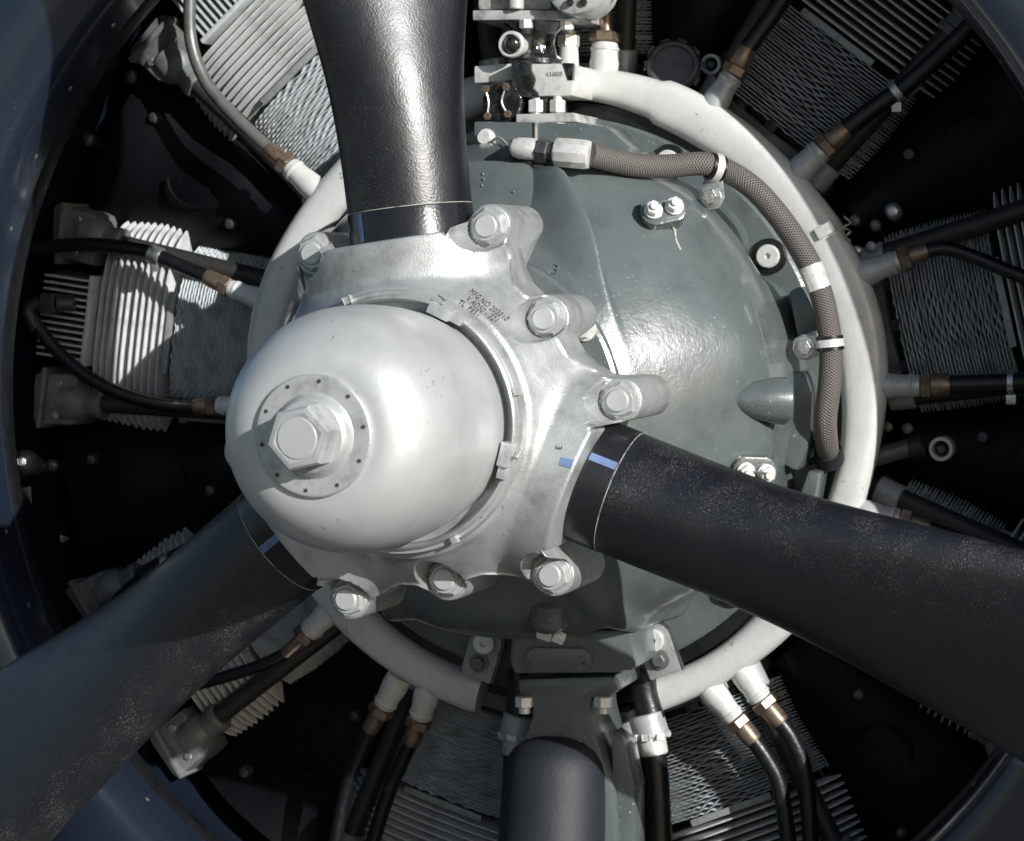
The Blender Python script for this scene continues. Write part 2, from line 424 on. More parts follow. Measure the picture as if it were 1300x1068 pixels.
CYL_LABELS = {
    12: 'shaded finned cylinder at the right edge, level with the hub',
    52: 'shaded finned cylinder at upper right below the cowling lip',
    92: 'dark finned cylinder at the top, right behind the governor',
    132: 'sunlit finned cylinder at upper left beside the upright blade',
    172: 'sunlit finned cylinder at the left edge level with the dome',
    212: 'shaded cylinder mostly covered by the lower left blade',
    252: 'dark finned cylinder at the bottom left of the oil sump',
    292: 'dark finned cylinder at the bottom right of the oil sump',
    332: 'shaded finned cylinder at right peeking over the lower right blade'}
protos = [cyl0]
for i, a in enumerate(CYL_LABELS):
    c = cyl0 if i == 0 else copy_tree(cyl0)
    c['label'] = CYL_LABELS[a]
    c.location = pol(BASE, a, CYL_Y); c.rotation_euler = (0, -rad(a), 0)

# ------------------------------------------------------------------ sheet baffles between cylinders
PAN_LABELS = {
    32: 'black sheet metal baffle between the two upper right cylinders', 72: 'black sheet metal baffle at top right of the governor',
    112: 'black sheet metal baffle behind the upright blade', 152: 'black sheet metal baffle with a scuffed streak between the two left cylinders',
    192: 'black sheet metal baffle at left under the dome side cylinder', 232: 'black sheet metal baffle at lower left beneath the left blade',
    272: 'black sheet metal baffle behind the oil sump at the bottom', 312: 'black sheet metal baffle at lower right under the right blade',
    352: 'black sheet metal baffle with white rimmed bushing at the right edge'}
def panel(a, label):
    t = thing('baffle_panel', pol(.46, a, .09), label, 'baffle', 'sheet baffles between the cylinders')
    R = lambda r, tt, y: pol(r, a, y)+Vector((-math.sin(rad(a)), 0, math.cos(rad(a))))*tt
    m = MB(); rows = []
    for r in np.linspace(.43, .745, 10):
        hw = np.interp(r, [.43, .50, .60, .745], [.055, .075, .10, .135]); row = []
        for k in range(15):
            q = -1+2*k/14
            y = .085+.05*abs(q)**2.2 - .012*math.exp(-(q/.08)**2)*0 + .006*math.sin(r*40+a)
            row.append(R(r, q*hw, y))
        rows.append(row)
    back = [[p+Vector((0, .003, 0)) for p in row] for row in rows]
    m.grid(rows, closed=False); m.grid(back, closed=False)
    m.build('sheet', 'baffle_black', t)
    for kk in (0, 14):
        MB().tube([row[kk]+Vector((0, -.002, 0)) for row in rows], .0032, 8, 3).build('rolled_edge', 'strip_grey' if a in (32, 192, 352) else 'dark_steel', t)
    em = [R(.605+.038*math.cos(q), .034*math.sin(q), .083) for q in np.linspace(.4, 3.6, 14)]
    MB().tube(em, .0028, 8, 3).build('embossed_bead', 'baffle_black', t)
    for (r, tt) in ((.695, -.05), (.53, .025)):
        p = R(r, tt, .086)
        MB().lathe(p, (0, -1, 0), [(-.006, .0085), (.004, .0085), (.008, .006), (.0095, .002), (.0095, 0)], 16).build('screw', 'dark_steel', t)
for a, l in PAN_LABELS.items(): panel(a, l)

# ------------------------------------------------------------------ nose case
nose = thing('nose_case', (0, -.15, -.33), 'glossy grey painted engine nose case behind the propeller hub', 'engine case')
NP = [(-.345, .10), (-.345, .150), (-.335, .168), (-.322, .186), (-.305, .206), (-.280, .236), (-.25, .267), (-.22, .292), (-.18, .312), (-.13, .323), (-.08, .327), (-.04, .328), (-.022, .330)]
def nose_R(y): return np.interp(y, [p[0] for p in NP[2:]], [p[1] for p in NP[2:]])
def NS(px, py, out=0.0):                       # point of the nose case seen at this pixel
    lo, hi = -.34, -.03
    for k in range(40):
        md = (lo+hi)/2; p = W(px, py, md)
        if math.hypot(p.x, p.z) > float(nose_R(md)): lo = md
        else: hi = md
    return W(px, py, md-out)
rib_px = [(678, 195), (690, 225), (706, 265), (724, 308), (744, 355), (762, 400), (768, 415)]
rib_pt = [NS(*q) for q in rib_px]
rib_y = np.array([p.y for p in rib_pt])[::-1]; rib_p = np.array([math.atan2(p.z, p.x) for p in rib_pt])[::-1]
gy_ = np.linspace(rib_y[0], rib_y[-1], 120); gp_ = np.interp(gy_, rib_y, rib_p)
for _ in range(80): gp_[1:-1] = (gp_[:-2]+2*gp_[1:-1]+gp_[2:])/4
rib_y, rib_p = gy_, gp_; rib_top = NS(688, 216).y
m = MB(); rows = []
nphi = 900; phi = np.linspace(0, 2*math.pi, nphi, endpoint=False)
NYS = 170
ys = np.concatenate([[-.345, -.345, -.335], np.linspace(-.318, -.022, NYS)])
r0 = np.concatenate([[.10, .150, .168], nose_R(np.linspace(-.318, -.022, NYS))])
# soften the polyline
for _ in range(60): r0[4:-1] = (r0[3:-2]+r0[4:-1]*2+r0[5:])/4
for y, rr in zip(ys, r0):
    d = np.zeros(nphi)
    u = (y+.345)/.32
    def ridge(p0, p1, hgt, wid, y0=-.33, y1=-.03, asym=0.0):
        f = (y-y0)/(y1-y0)
        pc = rad(p0+(p1-p0)*f); dd = (phi-pc+math.pi) % (2*math.pi)-math.pi
        s_ = dd*rr; e = smooth(0, .12, f)*1.0
        return hgt*e*np.exp(-(s_/wid)**2)
    if y > -.34:
        if y > -.325:
            pc = np.interp(y, rib_y, rib_p); dd = (phi-pc+math.pi) % (2*math.pi)-math.pi
            e_ = float(smooth(-.325, -.29, y)*(1-smooth(rib_top-.035, rib_top+.005, y))); g_ = (np.interp(y+.008, rib_y, rib_p)-np.interp(y-.008, rib_y, rib_p))/.016*rr; sd = dd*rr/math.sqrt(1+g_*g_/2.0)
            d += .034*e_*np.where(sd > 0, np.exp(-np.abs(sd/.016)**2.4), np.exp(-np.abs(sd/.013)**2.2))-.008*e_*np.exp(-((sd-.034)/.016)**2)
        fb = (phi+rad(92)+math.pi) % (2*math.pi)-math.pi
        d -= .062*np.exp(-(fb/rad(36))**2)*smooth(-.27, -.10, y)
        for (pb, yb, hb_, wp, wy) in ((14, -.21, .010, .05, .04), (48, -.17, .009, .05, .05), (-8, -.19, .012, .035, .03), (-40, -.2, .010, .06, .05), (70, -.2, .008, .05, .05)):
            db = (phi-rad(pb)+math.pi) % (2*math.pi)-math.pi
            d += hb_*np.exp(-(db*rr/wp)**2-((y-yb)/wy)**2)
        d += ridge(-20, -24, .010, .02); d += ridge(-62, -58, .014, .018); d += ridge(-118, -122, .014, .018)
        d += ridge(150, 140, .018, .02); d += ridge(200, 210, .018, .02)
        # scallops by the rear flange bolts
        for b in (32, 62, -10, -45, 112, 140, 172):
            dd = (phi-rad(b)+math.pi) % (2*math.pi)-math.pi
            d -= .024*np.exp(-(dd*rr/.030)**2)*smooth(-.11, -.03, y)
    R_ = rr+d
    rows.append([(R_[k]*math.cos(phi[k]), y, R_[k]*math.sin(phi[k])) for k in range(nphi)])
m.grid(rows)
m.build('shell', 'case_grey_paint', nose, 40)
MB().lathe((0, 0, 0), (0, 1, 0), [(-.024, .25), (-.024, .350), (-.021, .354), (-.004, .354), (-.004, .25)], 128).build('rear_flange', 'case_grey_paint', nose)
MB().lathe((0, 0, 0), (0, 1, 0), [(-.003, .25), (-.003, .372), (.03, .376), (.03, .25)], 128).build('gasket_ring', 'rubber_black', nose)
tp = MB().lathe((0, 0, 0), (0, 1, 0), [(-.363, .08), (-.363, .180), (-.360, .184), (-.347, .184), (-.345, .1)], 96).build('thrust_plate', 'case_grey_paint', nose)
for a in range(-5, 355, 36):
    p = pol(.172, a+2, -.363)
    MB().cyl(p, p+Vector((0, -.004, 0)), .0135, 20).hexa(p+Vector((0, -.004, 0)), p+Vector((0, -.014, 0)), .0105).build('bolt', 'bright_steel', tp)
for b in (32, 62, -10, -45, 112, 140, 172, -80, -105, -135, 205):
    p = pol(.332, b, -.024)
    MB().lathe(p, (0, -1, 0), [(0, .022), (.004, .022), (.006, .020), (.006, .0145), (.0, .0145)], 28).build('washer_cup', 'rubber_black', nose)
    MB().lathe(p, (0, -1, 0), [(0, .0145), (.011, .0145), (.013, .013), (.013, .004), (.009, .003), (.009, 0)], 28).build('bolt', 'bright_steel', nose)
# twin bolt bosses
def twin(px, py, y, dirx, dz, lab=None):
    p = NS(px, py, .018); nrm = Vector((p.x, 0, p.z)).normalized()*.5+Vector((0, -.83, 0)); nrm.normalize()
    nrm.normalize(); tx = Vector((dirx, 0, dz)); tx = (tx-nrm*tx.dot(nrm)).normalized(); ty = nrm.cross(tx)
    m = MB()
    pts = []
    for k in range(20):
        a = 2*math.pi*k/20; pts.append(p+tx*(math.cos(a)*.016+math.copysign(.011, math.cos(a)))+ty*math.sin(a)*.018-nrm*.05)
    m.prism(pts, nrm*.062, .003); bs = m.build('boss', 'case_grey_paint', nose)
    for q in (-1, 1):
        c = p+tx*q*.0125+nrm*.012
        MB().cyl(c, c+nrm*.004, .011, 18).hexa(c+nrm*.004, c+nrm*.012, .0092, rot=.4*q).cyl(c+nrm*.012, c+nrm*.016, .005, 10).build('bolt', 'bright_steel', bs)
    MB().tube([p+tx*.02+nrm*.022, p+nrm*.027+ty*.003, p-tx*.02+nrm*.022], .0012, 6).build('lock_wire', 'steel', bs)
twin(841, 271, -.155, 1, .35); twin(955, 597, -.11, 1, -.15)
# drip of paint under the upper boss
MB().tube([NS(848, 280, .016), NS(856, 292, .004), NS(858, 305, .001), NS(864, 318, .001)], .0018, 6).build('wire_tail', 'seal_white', nose)
# side boss
a_, b_ = NS(926, 507, -.014), NS(926, 507)+Vector((.056, .052, -.004))
MB().lathe(a_, b_-a_, [(0, .001), (.004, .012), (.012, .016), (.026, .021), ((b_-a_).length*.75, .027), ((b_-a_).length-.003, .028), ((b_-a_).length, .025)], 28).build('side_boss', 'case_grey_paint', nose)
m = MB(); m.pxprism([(972, 478), (1022, 470), (1032, 500), (1030, 555), (1012, 600), (990, 590), (975, 550)], -.09, .07, .008); m.build('side_pad', 'case_grey_paint', nose)
m = MB(); m.pxprism([(1000, 370), (1018, 362), (1036, 395), (1040, 418), (1012, 430)], -.08, .06, .006); m.build('side_lug', 'case_grey_paint', nose)
m = MB(); m.pxprism([(1010, 645), (1026, 597), (1040, 600), (1030, 660)], -.075, .06, .004); m.build('side_lug', 'case_grey_paint', nose)
for (x, y_, ln) in ((905, 275, 45), (1008, 640, 20), (760, 250, 55), (930, 620, 40)):
    pts = [NS(x+random.uniform(-2, 2), y_+ln*k/4, -.0004) for k in range(5)]
    MB().tube(pts, lambda f: .0011*(1.15-f), 6, 4).build('oil_drip', 'oily_black', nose)
# top pad
FYW = min(NS(700, 193).y, -.15)-.050
m = MB(); m.pxprism([(601, 154), (742, 156), (768, 160), (800, 188), (800, 205), (742, 206), (602, 207)], -.150, .16, .004); pad = m.build('top_pad', 'case_grey_paint', nose)
p = W(618, 175, -.150); MB().cyl(p, p+Vector((0, -.003, 0)), .011, 20).cyl(p+Vector((0, -.003, 0)), p+Vector((0, -.012, 0)), .0085, 20).build('bolt', 'bright_steel', pad)
MB().tube([W(612, 186, -.154), W(620, 183, -.158), W(632, 175, -.175), W(645, 184, -.20), W(653, 188, FYW)], .0016, 8).build('lock_wire', 'bright_steel', pad)
m = MB(); m.box((W(681, 180, -.1505)), (.0012, 0, 0), (0, .0025, 0), (0, 0, .026), 0); m.build('seam', 'seal_white', pad)
q0, q1, q2 = NS(600, 215, .014), NS(676, 215, .014), NS(735, 400, .014)
wn = (q1-q0).cross(q2-q0).normalized()
def WEB(px, py, off=0.0):
    d = (W(px, py, -.3)-CAM).normalized(); t = (q0-CAM).dot(wn)/d.dot(wn); return CAM+d*t+Vector((0, -off, 0))
m = MB(); m.prism([WEB(*q) for q in ((588, 204), (670, 204), (680, 230), (742, 395), (740, 432), (600, 440), (585, 320))], (0, .10, 0), .005); m.build('top_web', 'case_grey_paint', nose)
# cast dots and letters
for (x, y_) in ((617, 247), (617, 252), (615, 260), (617, 268), (652, 244), (612, 236), (614, 228), (613, 221)):
    p = WEB(x, y_); MB().lathe(p+Vector((0, .006, 0)), (0, -1, 0), [(0, .0016), (.0075, .0016), (.009, 0)], 8).build('cast_dot', 'case_grey_paint', nose)
def text_mesh(body, size, ext=.0006):
    cu = bpy.data.curves.new('t', 'FONT'); cu.body = body; cu.size = size; cu.extrude = ext; cu.align_x = 'CENTER'; cu.align_y = 'CENTER'
    cu.resolution_u = 3; cu.space_character = 1.08
    ob = bpy.data.objects.new('t', cu); COL.objects.link(ob)
    dg = bpy.context.evaluated_depsgraph_get(); dg.update()
    me = bpy.data.meshes.new_from_object(ob.evaluated_get(dg))
    V = [v.co.copy() for v in me.vertices]; F = [tuple(p.vertices) for p in me.polygons]
    bpy.data.objects.remove(ob); bpy.data.curves.remove(cu); bpy.data.meshes.remove(me); return V, F
def flat_text(body, size, c, ux, uy, name, m_, parent, ext=.0006):
    V, F = text_mesh(body, size, ext); ux = Vector(ux).normalized(); uy = Vector(uy).normalized(); nn = ux.cross(uy)
    m = MB(); m.v = [Vector(c)+ux*v.x+uy*v.y+nn*v.z for v in V]; m.f = F; return m.build(name, m_, parent, 20)
flat_text('/23', .020, WEB(697, 343, .0015), (1, 0, -.1), Vector((.1, 0, 1))-wn*wn.z, 'cast_letters', 'case_grey_paint', nose, .003)

# ------------------------------------------------------------------ ignition harness ring
har = thing('ignition_harness', (0, 0, -.41), 'cream painted ignition harness ring around the nose case', 'ignition ring')
m = MB(); rows = []
A0, A1 = -74.3, 255.3; nA = 260
for i in range(nA+1):
    a = A0+(A1-A0)*i/nA
    hw = .0255+.003*math.sin(rad(a*3+40))+.003*math.sin(rad(a*7)); hd = .022
    if 30 < a < 70: hw += .004
    rc = .3945+.0018*math.sin(rad(a*5))
    e = min(i, nA-i)
    if e == 0: hw *= .9; hd *= .9
    row = []
    for k in range(28):
        t = 2*math.pi*k/28; c, s_ = math.cos(t), math.sin(t)
        row.append(pol(rc+hw*math.copysign(abs(c)**.72, c), a, hd*math.copysign(abs(s_)**.8, s_)))
    rows.append(row)
m.grid(rows)
o = len(m.v)-28; m.f.append(tuple(range(28))); m.f.append(tuple(range(o, o+28)))
ringo = m.build('ring', 'harness_cream', har, 50)
# clamp bands on the ring
for a in (30.5,):
    rows = []
    for j, e in enumerate((-1.25, -1.25, 1.25, 1.25)):
        row = []; s2 = (0, .003, .003, 0)[j]
        for k in range(28):
            t = 2*math.pi*k/28; c, s_ = math.cos(t), math.sin(t)
            row.append(pol(.3945+(.028+s2)*math.copysign(abs(c)**.72, c), a+e, (.0225+s2)*math.copysign(abs(s_)**.8, s_)))
        rows.append(row)
    cl = MB().grid(rows).build('clamp_band', 'bright_steel', har)
    m = MB(); c = pol(.408, a, -.026); m.box(c, pol(.012, a, 0), (0, .005, 0), pol(.007, a+90, 0), .0015); m.build('clamp_lock', 'bright_steel', cl)
    MB().tube([W(1072, 275, -.02), W(1080, 283, -.026), W(1072, 288, -.026), W(1080, 294, -.02), W(1074, 300, -.015), W(1080, 306, -.01)], .0013, 6).build('spring_clip', 'steel', cl)

LEADS = [
 # base on ring, stem end, hose path, stem radius px, hose mat, hose px radius, label, stem mat
 ((408, 248), (368, 212), [(345, 192), (300, 150), (262, 105), (243, 55), (241, 0), (246, -60)], 15, 'conduit_grey', 8.5, 'grey conduit lead curving up at upper left', 'harness_cream'),
 ((345, 385), (292, 366), [(268, 354), (235, 340), (208, 328), (180, 318), (120, 311), (60, 314), (-30, 330)], 12, 'rubber_black', 9.5, 'black lead with steel clamp running left above the left cylinder', 'harness_cream'),
 ((325, 515), (277, 515), [(255, 516), (215, 515), (160, 502), (110, 478), (72, 445), (48, 415), (37, 400)], 12, 'rubber_black', 9.5, 'black lead sagging from the dome to an elbow plug on the left cylinder', 'harness_cream'),
 ((430, 765), (392, 803), [(368, 826), (335, 843), (290, 858), (240, 872), (170, 890)], 15, 'rubber_black', 8.5, 'black lead leaving the ring behind the lower left blade', 'harness_cream'),
 ((508, 858), (487, 897), [(472, 922), (458, 955), (440, 1000), (425, 1070)], 15, 'rubber_black', 9.5, 'left one of the two black leads hanging from the ring end at bottom left', 'harness_cream'),
 ((545, 872), (533, 912), [(524, 938), (510, 968), (492, 1010), (470, 1080)], 15, 'rubber_black', 10, 'right one of the two black leads hanging from the ring end at bottom left', 'harness_cream'),
 ((900, 872), (933, 912), [(952, 935), (972, 962), (990, 1000), (1002, 1075)], 14, 'rubber_black', 10.5, 'left one of the two black leads below the right ring end', 'harness_cream'),
 ((938, 845), (966, 888), [(986, 912), (1006, 940), (1022, 985), (1030, 1075)], 15, 'rubber_black', 10.5, 'right one of the two black leads below the right ring end', 'harness_cream'),
 ((1085, 650), (1142, 660), [(1172, 668), (1210, 682), (1255, 702), (1330, 745)], 14, 'rubber_black', 8.5, 'black lead at right running just above the lower right blade', 'stem_grey'),
 ((1095, 490), (1168, 490), [(1198, 489), (1240, 488), (1290, 486), (1345, 486)], 14, 'rubber_black', 12, 'straight black lead running right, level with the hub', 'stem_grey'),
 ((1085, 352), (1142, 331), [(1170, 321), (1200, 316), (1235, 326), (1275, 342), (1340, 368)], 14, 'rubber_black', 9, 'black lead at right that arches then droops to the frame edge', 'stem_grey'),
 ((1000, 232), (1043, 190), [(1068, 169), (1105, 140), (1145, 112), (1185, 78), (1230, 35), (1300, -40)], 16, 'rubber_black', 11.5, 'black lead with steel band climbing to the upper right corner', 'stem_grey'),
 ((903, 138), (930, 96), [(945, 68), (965, 40), (990, 5), (1015, -40)], 14, 'rubber_black', 11, 'black lead rising right of the top baffle screw', 'stem_grey'),
 ((766, 108), (768, 55), [(769, 25), (771, 5), (773, -40)], 17, 'rubber_black', 8, 'black lead rising straight up beside the governor', 'harness_cream'),
]
for i, (b0, b1, path, sr, hm, hr, lab, sm) in enumerate(LEADS):
    y0, y1 = 0.0, .004
    A, B = W(*b0, y0), W(*b1, y1); d = (B-A); L = d.length; r = S(sr, 0)
    MB().lathe(A, d, [(0, min(r*1.2, .0165)), (L*.30, min(r*1.25, .0175)), (L*.52, r*1.10), (L*.64, r*1.02), (L*.96, r*.98), (L, r*.9)], 24).build('stem', sm, har)
    MB().lathe(A+d*.80, d, [(0, r*1.0), (.0015, r*1.08), (.004, r*1.08), (.0055, r*1.0)], 24, cap=False).build('bead', sm, har)
    root = thing('ignition_lead', B, lab, 'ignition lead', 'ignition leads leaving the harness ring')
    P = [W(px, py, .006+.012*min(1, k/2.5)) for k, (px, py) in enumerate(path)]
    e = (P[0]-B).normalized(); hrr = S(hr, 0)
    n0 = B+e*.001
    MB().hexa(n0, n0+e*.013, r*1.16, rot=.3+i).build('nut', 'brass', root)
    LL = (P[0]-B).length
    MB().lathe(n0+e*.013, e, [(0, hrr*1.2), (.003, hrr*1.22), (max(.012, LL-.010), hrr*1.2), (max(.014, LL-.006), hrr*1.08)], 20).build('sleeve', 'brass', root)
    MB().tube([n0+e*(.013+LL*.3)]+P, hrr, 18, 10).build('hose', hm, root)
    if i in (1, 9, 11):
        q = {1: (205, 327, 190, 321), 9: (1288, 486, 1280, 486), 11: (1143, 113, 1135, 119)}[i]
        c0, c1 = W(q[0], q[1], .017), W(q[2], q[3], .017)
        MB().cyl(c0, c1, hrr*1.35, 24).build('clamp', 'steel', root)
        m = MB(); m.box((c0+c1)/2+Vector((0, -.002, -hrr*1.7)), (.006, 0, 0), (0, .004, 0), (0, 0, .006), .001); m.build('clamp_ear', 'steel', root)
    if i == 2:
        q0, q1, q2 = W(38, 402, .015), W(38, 388, .015), W(52, 386, .02)
        MB().tube([W(48, 418, .016), W(40, 405, .016), W(37, 393, .016), W(45, 387, .018), W(58, 386, .02)], .0105, 16).build('elbow', 'tube_brown_black', root)
        MB().hexa(W(54, 386, .02), W(72, 385, .022), .0155).cyl(W(72, 385, .022), W(95, 385, .03), .011).build('plug_nut', 'dark_steel', root)
t = thing('ignition_lead', W(275, 695, .03), 'thin black lead with steel clamp behind the lower left blade at left', 'ignition lead', 'ignition leads leaving the harness ring')
MB().tube([W(300, 690, .03), W(262, 698, .028), W(213, 713, .026), (W(175, 738, .026)), W(145, 768, .03), W(120, 815, .035)], .0085, 16).build('hose', 'rubber_black', t)
MB().cyl(W(217, 711, .026), W(208, 715, .026), .0125, 20).build('clamp', 'steel', t)
# short capped stem
A, B = W(722, 110, 0), W(722, 60, 0); d = B-A
MB().lathe(A, d, [(0, .020), (d.length*.4, .0135), (d.length, .012)], 22).build('stem', 'harness_cream', har)
MB().hexa(B, B+d.normalized()*.016, .014).cyl(B+d.normalized()*.016, B+d.normalized()*.02, .010).build('cap_nut', 'bright_steel', har)
for (x, y_, lab) in ((850, 92, ''), ):
    m = MB(); p = W(848, 92, .02)
    m.lathe(p+Vector((0, .03, 0)), (.25, -1, .3), [(0, .03), (.012, .034), (.03, .034), (.034, .03), (.034, .026), (.028, .026)], 28).build('connector', 'dark_steel', har)
    for k in range(10):
        a = 2*math.pi*k/10; dd, u, v = frame((.25, -1, .3)); c = p+Vector((0, .03, 0))+dd*.022+(u*math.cos(a)+v*math.sin(a))*.034
        m = MB(); m.box(c, dd*.008, (u*math.cos(a)+v*math.sin(a))*.003, (v*math.cos(a)-u*math.sin(a))*.006, .001); m.build('connector_tooth', 'dark_steel', har)

# ------------------------------------------------------------------ small fittings on the baffles
def bushing(px, py, y, r, lab, m_='harness_cream'):
    p = W(px, py, y); t = thing('bushing', p, lab, 'bushing', 'round bushings on the dark engine baffles')
    MB().lathe(p, (0, -1, 0), [(-.03, r*.98), (.002, r), (.004, r*.95), (.004, r*.68), (-.004, r*.62), (-.03, r*.6)], 30, cap=False).build('rim', m_, t)
    MB().lathe(p, (0, -1, 0), [(-.03, r*.62), (-.008, r*.6), (-.003, r*.35), (.002, r*.3), (.002, 0)], 20).build('core', 'dark_steel', t)
bushing(903, 82, .06, .0135, 'grey rimmed bushing between two leads at the top', 'stem_grey')
bushing(1195, 570, .07, .0155, 'white rimmed bushing at right below the straight lead')
def screw(px, py, y, r, lab, m_='bright_steel'):
    p = W(px, py, y)
    o = MB().lathe(p, (.1, -1, .1), [(-.03, r), (.002, r), (r*.45, r*.8), (r*.62, r*.45), (r*.66, 0)], 20).build('screw', m_)
    tag(o, lab, 'screw', 'screws and studs on the engine baffles')
screw(1134, 268, .05, .0105, 'large domed steel screw right of the ring clamp spring', 'steel')
screw(1085, 280, .05, .0068, 'small stud nearest the ring clamp spring', 'conduit_grey')
screw(1111, 286, .05, .0068, 'small stud just left of the large domed screw at right', 'conduit_grey')
screw(1106, 313, .05, .0062, 'right one of the lower two studs beside the ring clamp', 'stem_grey')
screw(1088, 318, .05, .0062, 'left one of the lower two studs beside the ring clamp', 'steel')
screw(1127, 542, .05, .0060, 'left one of two small studs under the straight right lead', 'conduit_grey')
screw(1152, 544, .05, .0066, 'right one of two small studs under the straight right lead', 'conduit_grey')
screw(167, 98, .12, .0095, 'dull domed screw at upper left below the cylinder rocker box', 'conduit_grey')
screw(112, 177, .12, .0095, 'dull domed screw on the black baffle above the left cylinder', 'conduit_grey')
screw(67, 591, .13, .0088, 'dull domed screw right of the shiny knob at left', 'conduit_grey')
screw(71, 686, .12, .0105, 'bright ball headed screw at lower left below the rusty patch')
p = W(27, 590, .03)
o = MB().lathe(p+Vector((0, .02, 0)), (.25, -1, .15), [(-.03, .014), (.01, .018), (.02, .017), (.03, .012), (.036, .006), (.037, 0)], 24).build('round_knob', 'steel')
tag(o, 'shiny round steel knob at the left edge beside the cowling', 'knob')
t = thing('riveted_bracket', W(32, 700, .04), 'narrow riveted metal bracket strip at the left edge under the knob', 'bracket')
m = MB(); m.pxprism([(17, 622), (38, 618), (40, 660), (42, 712), (28, 712), (24, 660)], .035, .004, .001); m.build('strip', 'strip_grey', t)
for (x, y_) in ((28, 628), (31, 650), (35, 672), (38, 698)):
    p = W(x, y_, .034); MB().lathe(p+Vector((0, .002, 0)), (0, -1, 0), [(0, .004), (.003, .003), (.004, 0)], 10).build('rivet', 'steel', t)
t = thing('oil_drain_pipe', W(1150, 575, .05), 'dull grey pipe stub right of the ring, left of the white bushing', 'pipe')
MB().cyl(W(1100, 583, .05), W(1165, 566, .06), .012, 18).build('pipe', 'conduit_grey', t)
MB().cyl(W(1155, 569, .06), W(1172, 565, .06), .015, 18).build('collar', 'crankcase_dark', t)

# ------------------------------------------------------------------ braided oil hose
hose = thing('braided_oil_hose', W(760, 200, -.17), 'brown braided oil hose with silver end fitting curving over the nose case', 'hose')
FY = min(NS(700, 193).y, -.15)-.050
hp = [(748, 196, FY), (775, 203, -.175), (810, 210, -.175), (850, 211, -.165), (890, 208, -.145), (920, 216, -.125), (955, 238, -.125), (985, 270, -.12), (1010, 305, -.115), (1030, 340, -.112),
      (1043, 375, -.110), (1051, 410, -.108), (1055, 450, -.108), (1053, 490, -.108), (1048, 530, -.10), (1049, 560, -.075), (1052, 580, -.03)]
hp = [(x, y_, min(z, NS(x, y_).y-.052) if x < 930 else z) for x, y_, z in hp]
MB().tube([W(*p) for p in hp], S(14.5, -.1), 24, 10, uv=True).build('hose', 'braided_hose', hose)
c = W(1052, 572, -.05); d = (W(1052, 580, -.03)-W(1049, 560, -.06)).normalized()
MB().lathe(c, d, [(-.003, .0150), (-.003, .0170), (.0, .0178), (.02, .0178)], 28, cap=False).build('end_ring', 'navy_tube', hose)
A, B = W(703, 193, FY), W(750, 197, FY); ax = (B-A)
MB().lathe(A, ax, [(0, .012), (.003, .0165), (.006, .0178), (ax.length-.006, .0178), (ax.length-.002, .0165), (ax.length, .0135)], 10).build('silver_collar', 'bright_steel', hose)
MB().hexa(W(682, 190, FY), W(697, 192.5, FY), .0150, rot=.2).build('hex_nut', 'dark_steel', hose)
MB().cyl(W(696, 192, FY), W(705, 193, FY), .012).build('ferrule', 'dark_steel', hose)
MB().lathe(W(647, 187, FY), W(683, 190, FY)-W(647, 187, FY), [(0, 0), (.0015, .006), (.005, .0105), (.012, .0128), (.030, .0128), (.034, .0115)], 24).build('elbow', 'bright_steel', hose)
MB().cyl(W(658, 188, FY), W(664, 186, FY+.06), .012).build('elbow_stub', 'dark_steel', hose)
def hose_clamp(i0, fx, label_px, ear):
    a = Vector(W(*hp[i0])); b = Vector(W(*hp[i0+1])); c = a+(b-a)*fx; d = (b-a).normalized(); r = S(14.5, -.1)
    cl = MB().lathe(c, d, [(-.0085, r*1.02), (-.0085, r*1.17), (.0085, r*1.17), (.0085, r*1.02)], 28, cap=False).build('clamp', 'rubber_black', hose)
    MB().lathe(c, d, [(-.0045, r*1.1), (-.0045, r*1.24), (.0045, r*1.24), (.0045, r*1.1)], 28, cap=False).build('band', 'bright_steel', cl)
    if ear:
        e = W(*ear); q = (e-c).normalized()
        m = MB(); n_ = q.cross(Vector((0, 1, 0))).normalized()
        m.prism([c+q*r*.9+n_*.011, c+q*r*.9-n_*.011, e-n_*.016, e+q*.012-n_*.012, e+q*.016, e+q*.012+n_*.012, e+n_*.016], (0, .005, 0), .0015)
        m.build('ear', 'steel', cl)
        MB().cyl(e, e+Vector((0, -.004, 0)), .0125, 20).hexa(e+Vector((0, -.004, 0)), e+Vector((0, -.013, 0)), .0095).cyl(e+Vector((0, -.013, 0)), e+Vector((0, -.017, 0)), .005).build('ear_bolt', 'steel', cl)
hose_clamp(4, .6, None, (903, 250, -.135)); hose_clamp(11, .65, None, (1022, 441, -.105))
a, b = W(*hp[9]), W(*hp[10]); d = (b-a).normalized(); r = S(14.5, -.1)
MB().lathe(a+d*.012, d, [(-.015, r*1.0), (-.015, r*1.05), (.015, r*1.05), (.015, r*1.0)], 28, cap=False).build('identity_band', 'bright_steel', hose)

# ------------------------------------------------------------------ governor at top
gov = thing('propeller_governor', W(665, 150, -.05), 'oily black and silver propeller governor standing on the nose case top', 'governor')
gy = -.06
def vlathe(px, pytop, pybot, prof, name, m_, y=gy, seg=28):
    A = W(px, pybot, y); B = W(px, pytop, y); L = (B-A).length
    return MB().lathe(A, B-A, [(f*L, S(r, y)) for f, r in prof], seg).build(name, m_, gov)
vlathe(680, 25, 82, [(0, 34), (.1, 36), (.22, 27), (.45, 24), (.65, 26), (.8, 34), (.9, 40), (1, 40)], 'waist', 'oily_black', y=-.05)
m = MB(); m.pxprism([(600, 13), (736, 13), (736, 24), (600, 26)], gy-.03, .12, .002); m.build('flange', 'grey_white_paint', gov)
m = MB(); m.pxprism([(606, -60), (700, -60), (700, 13), (606, 13)], gy-.015, .1, .006); m.build('housing', 'grey_white_paint', gov)
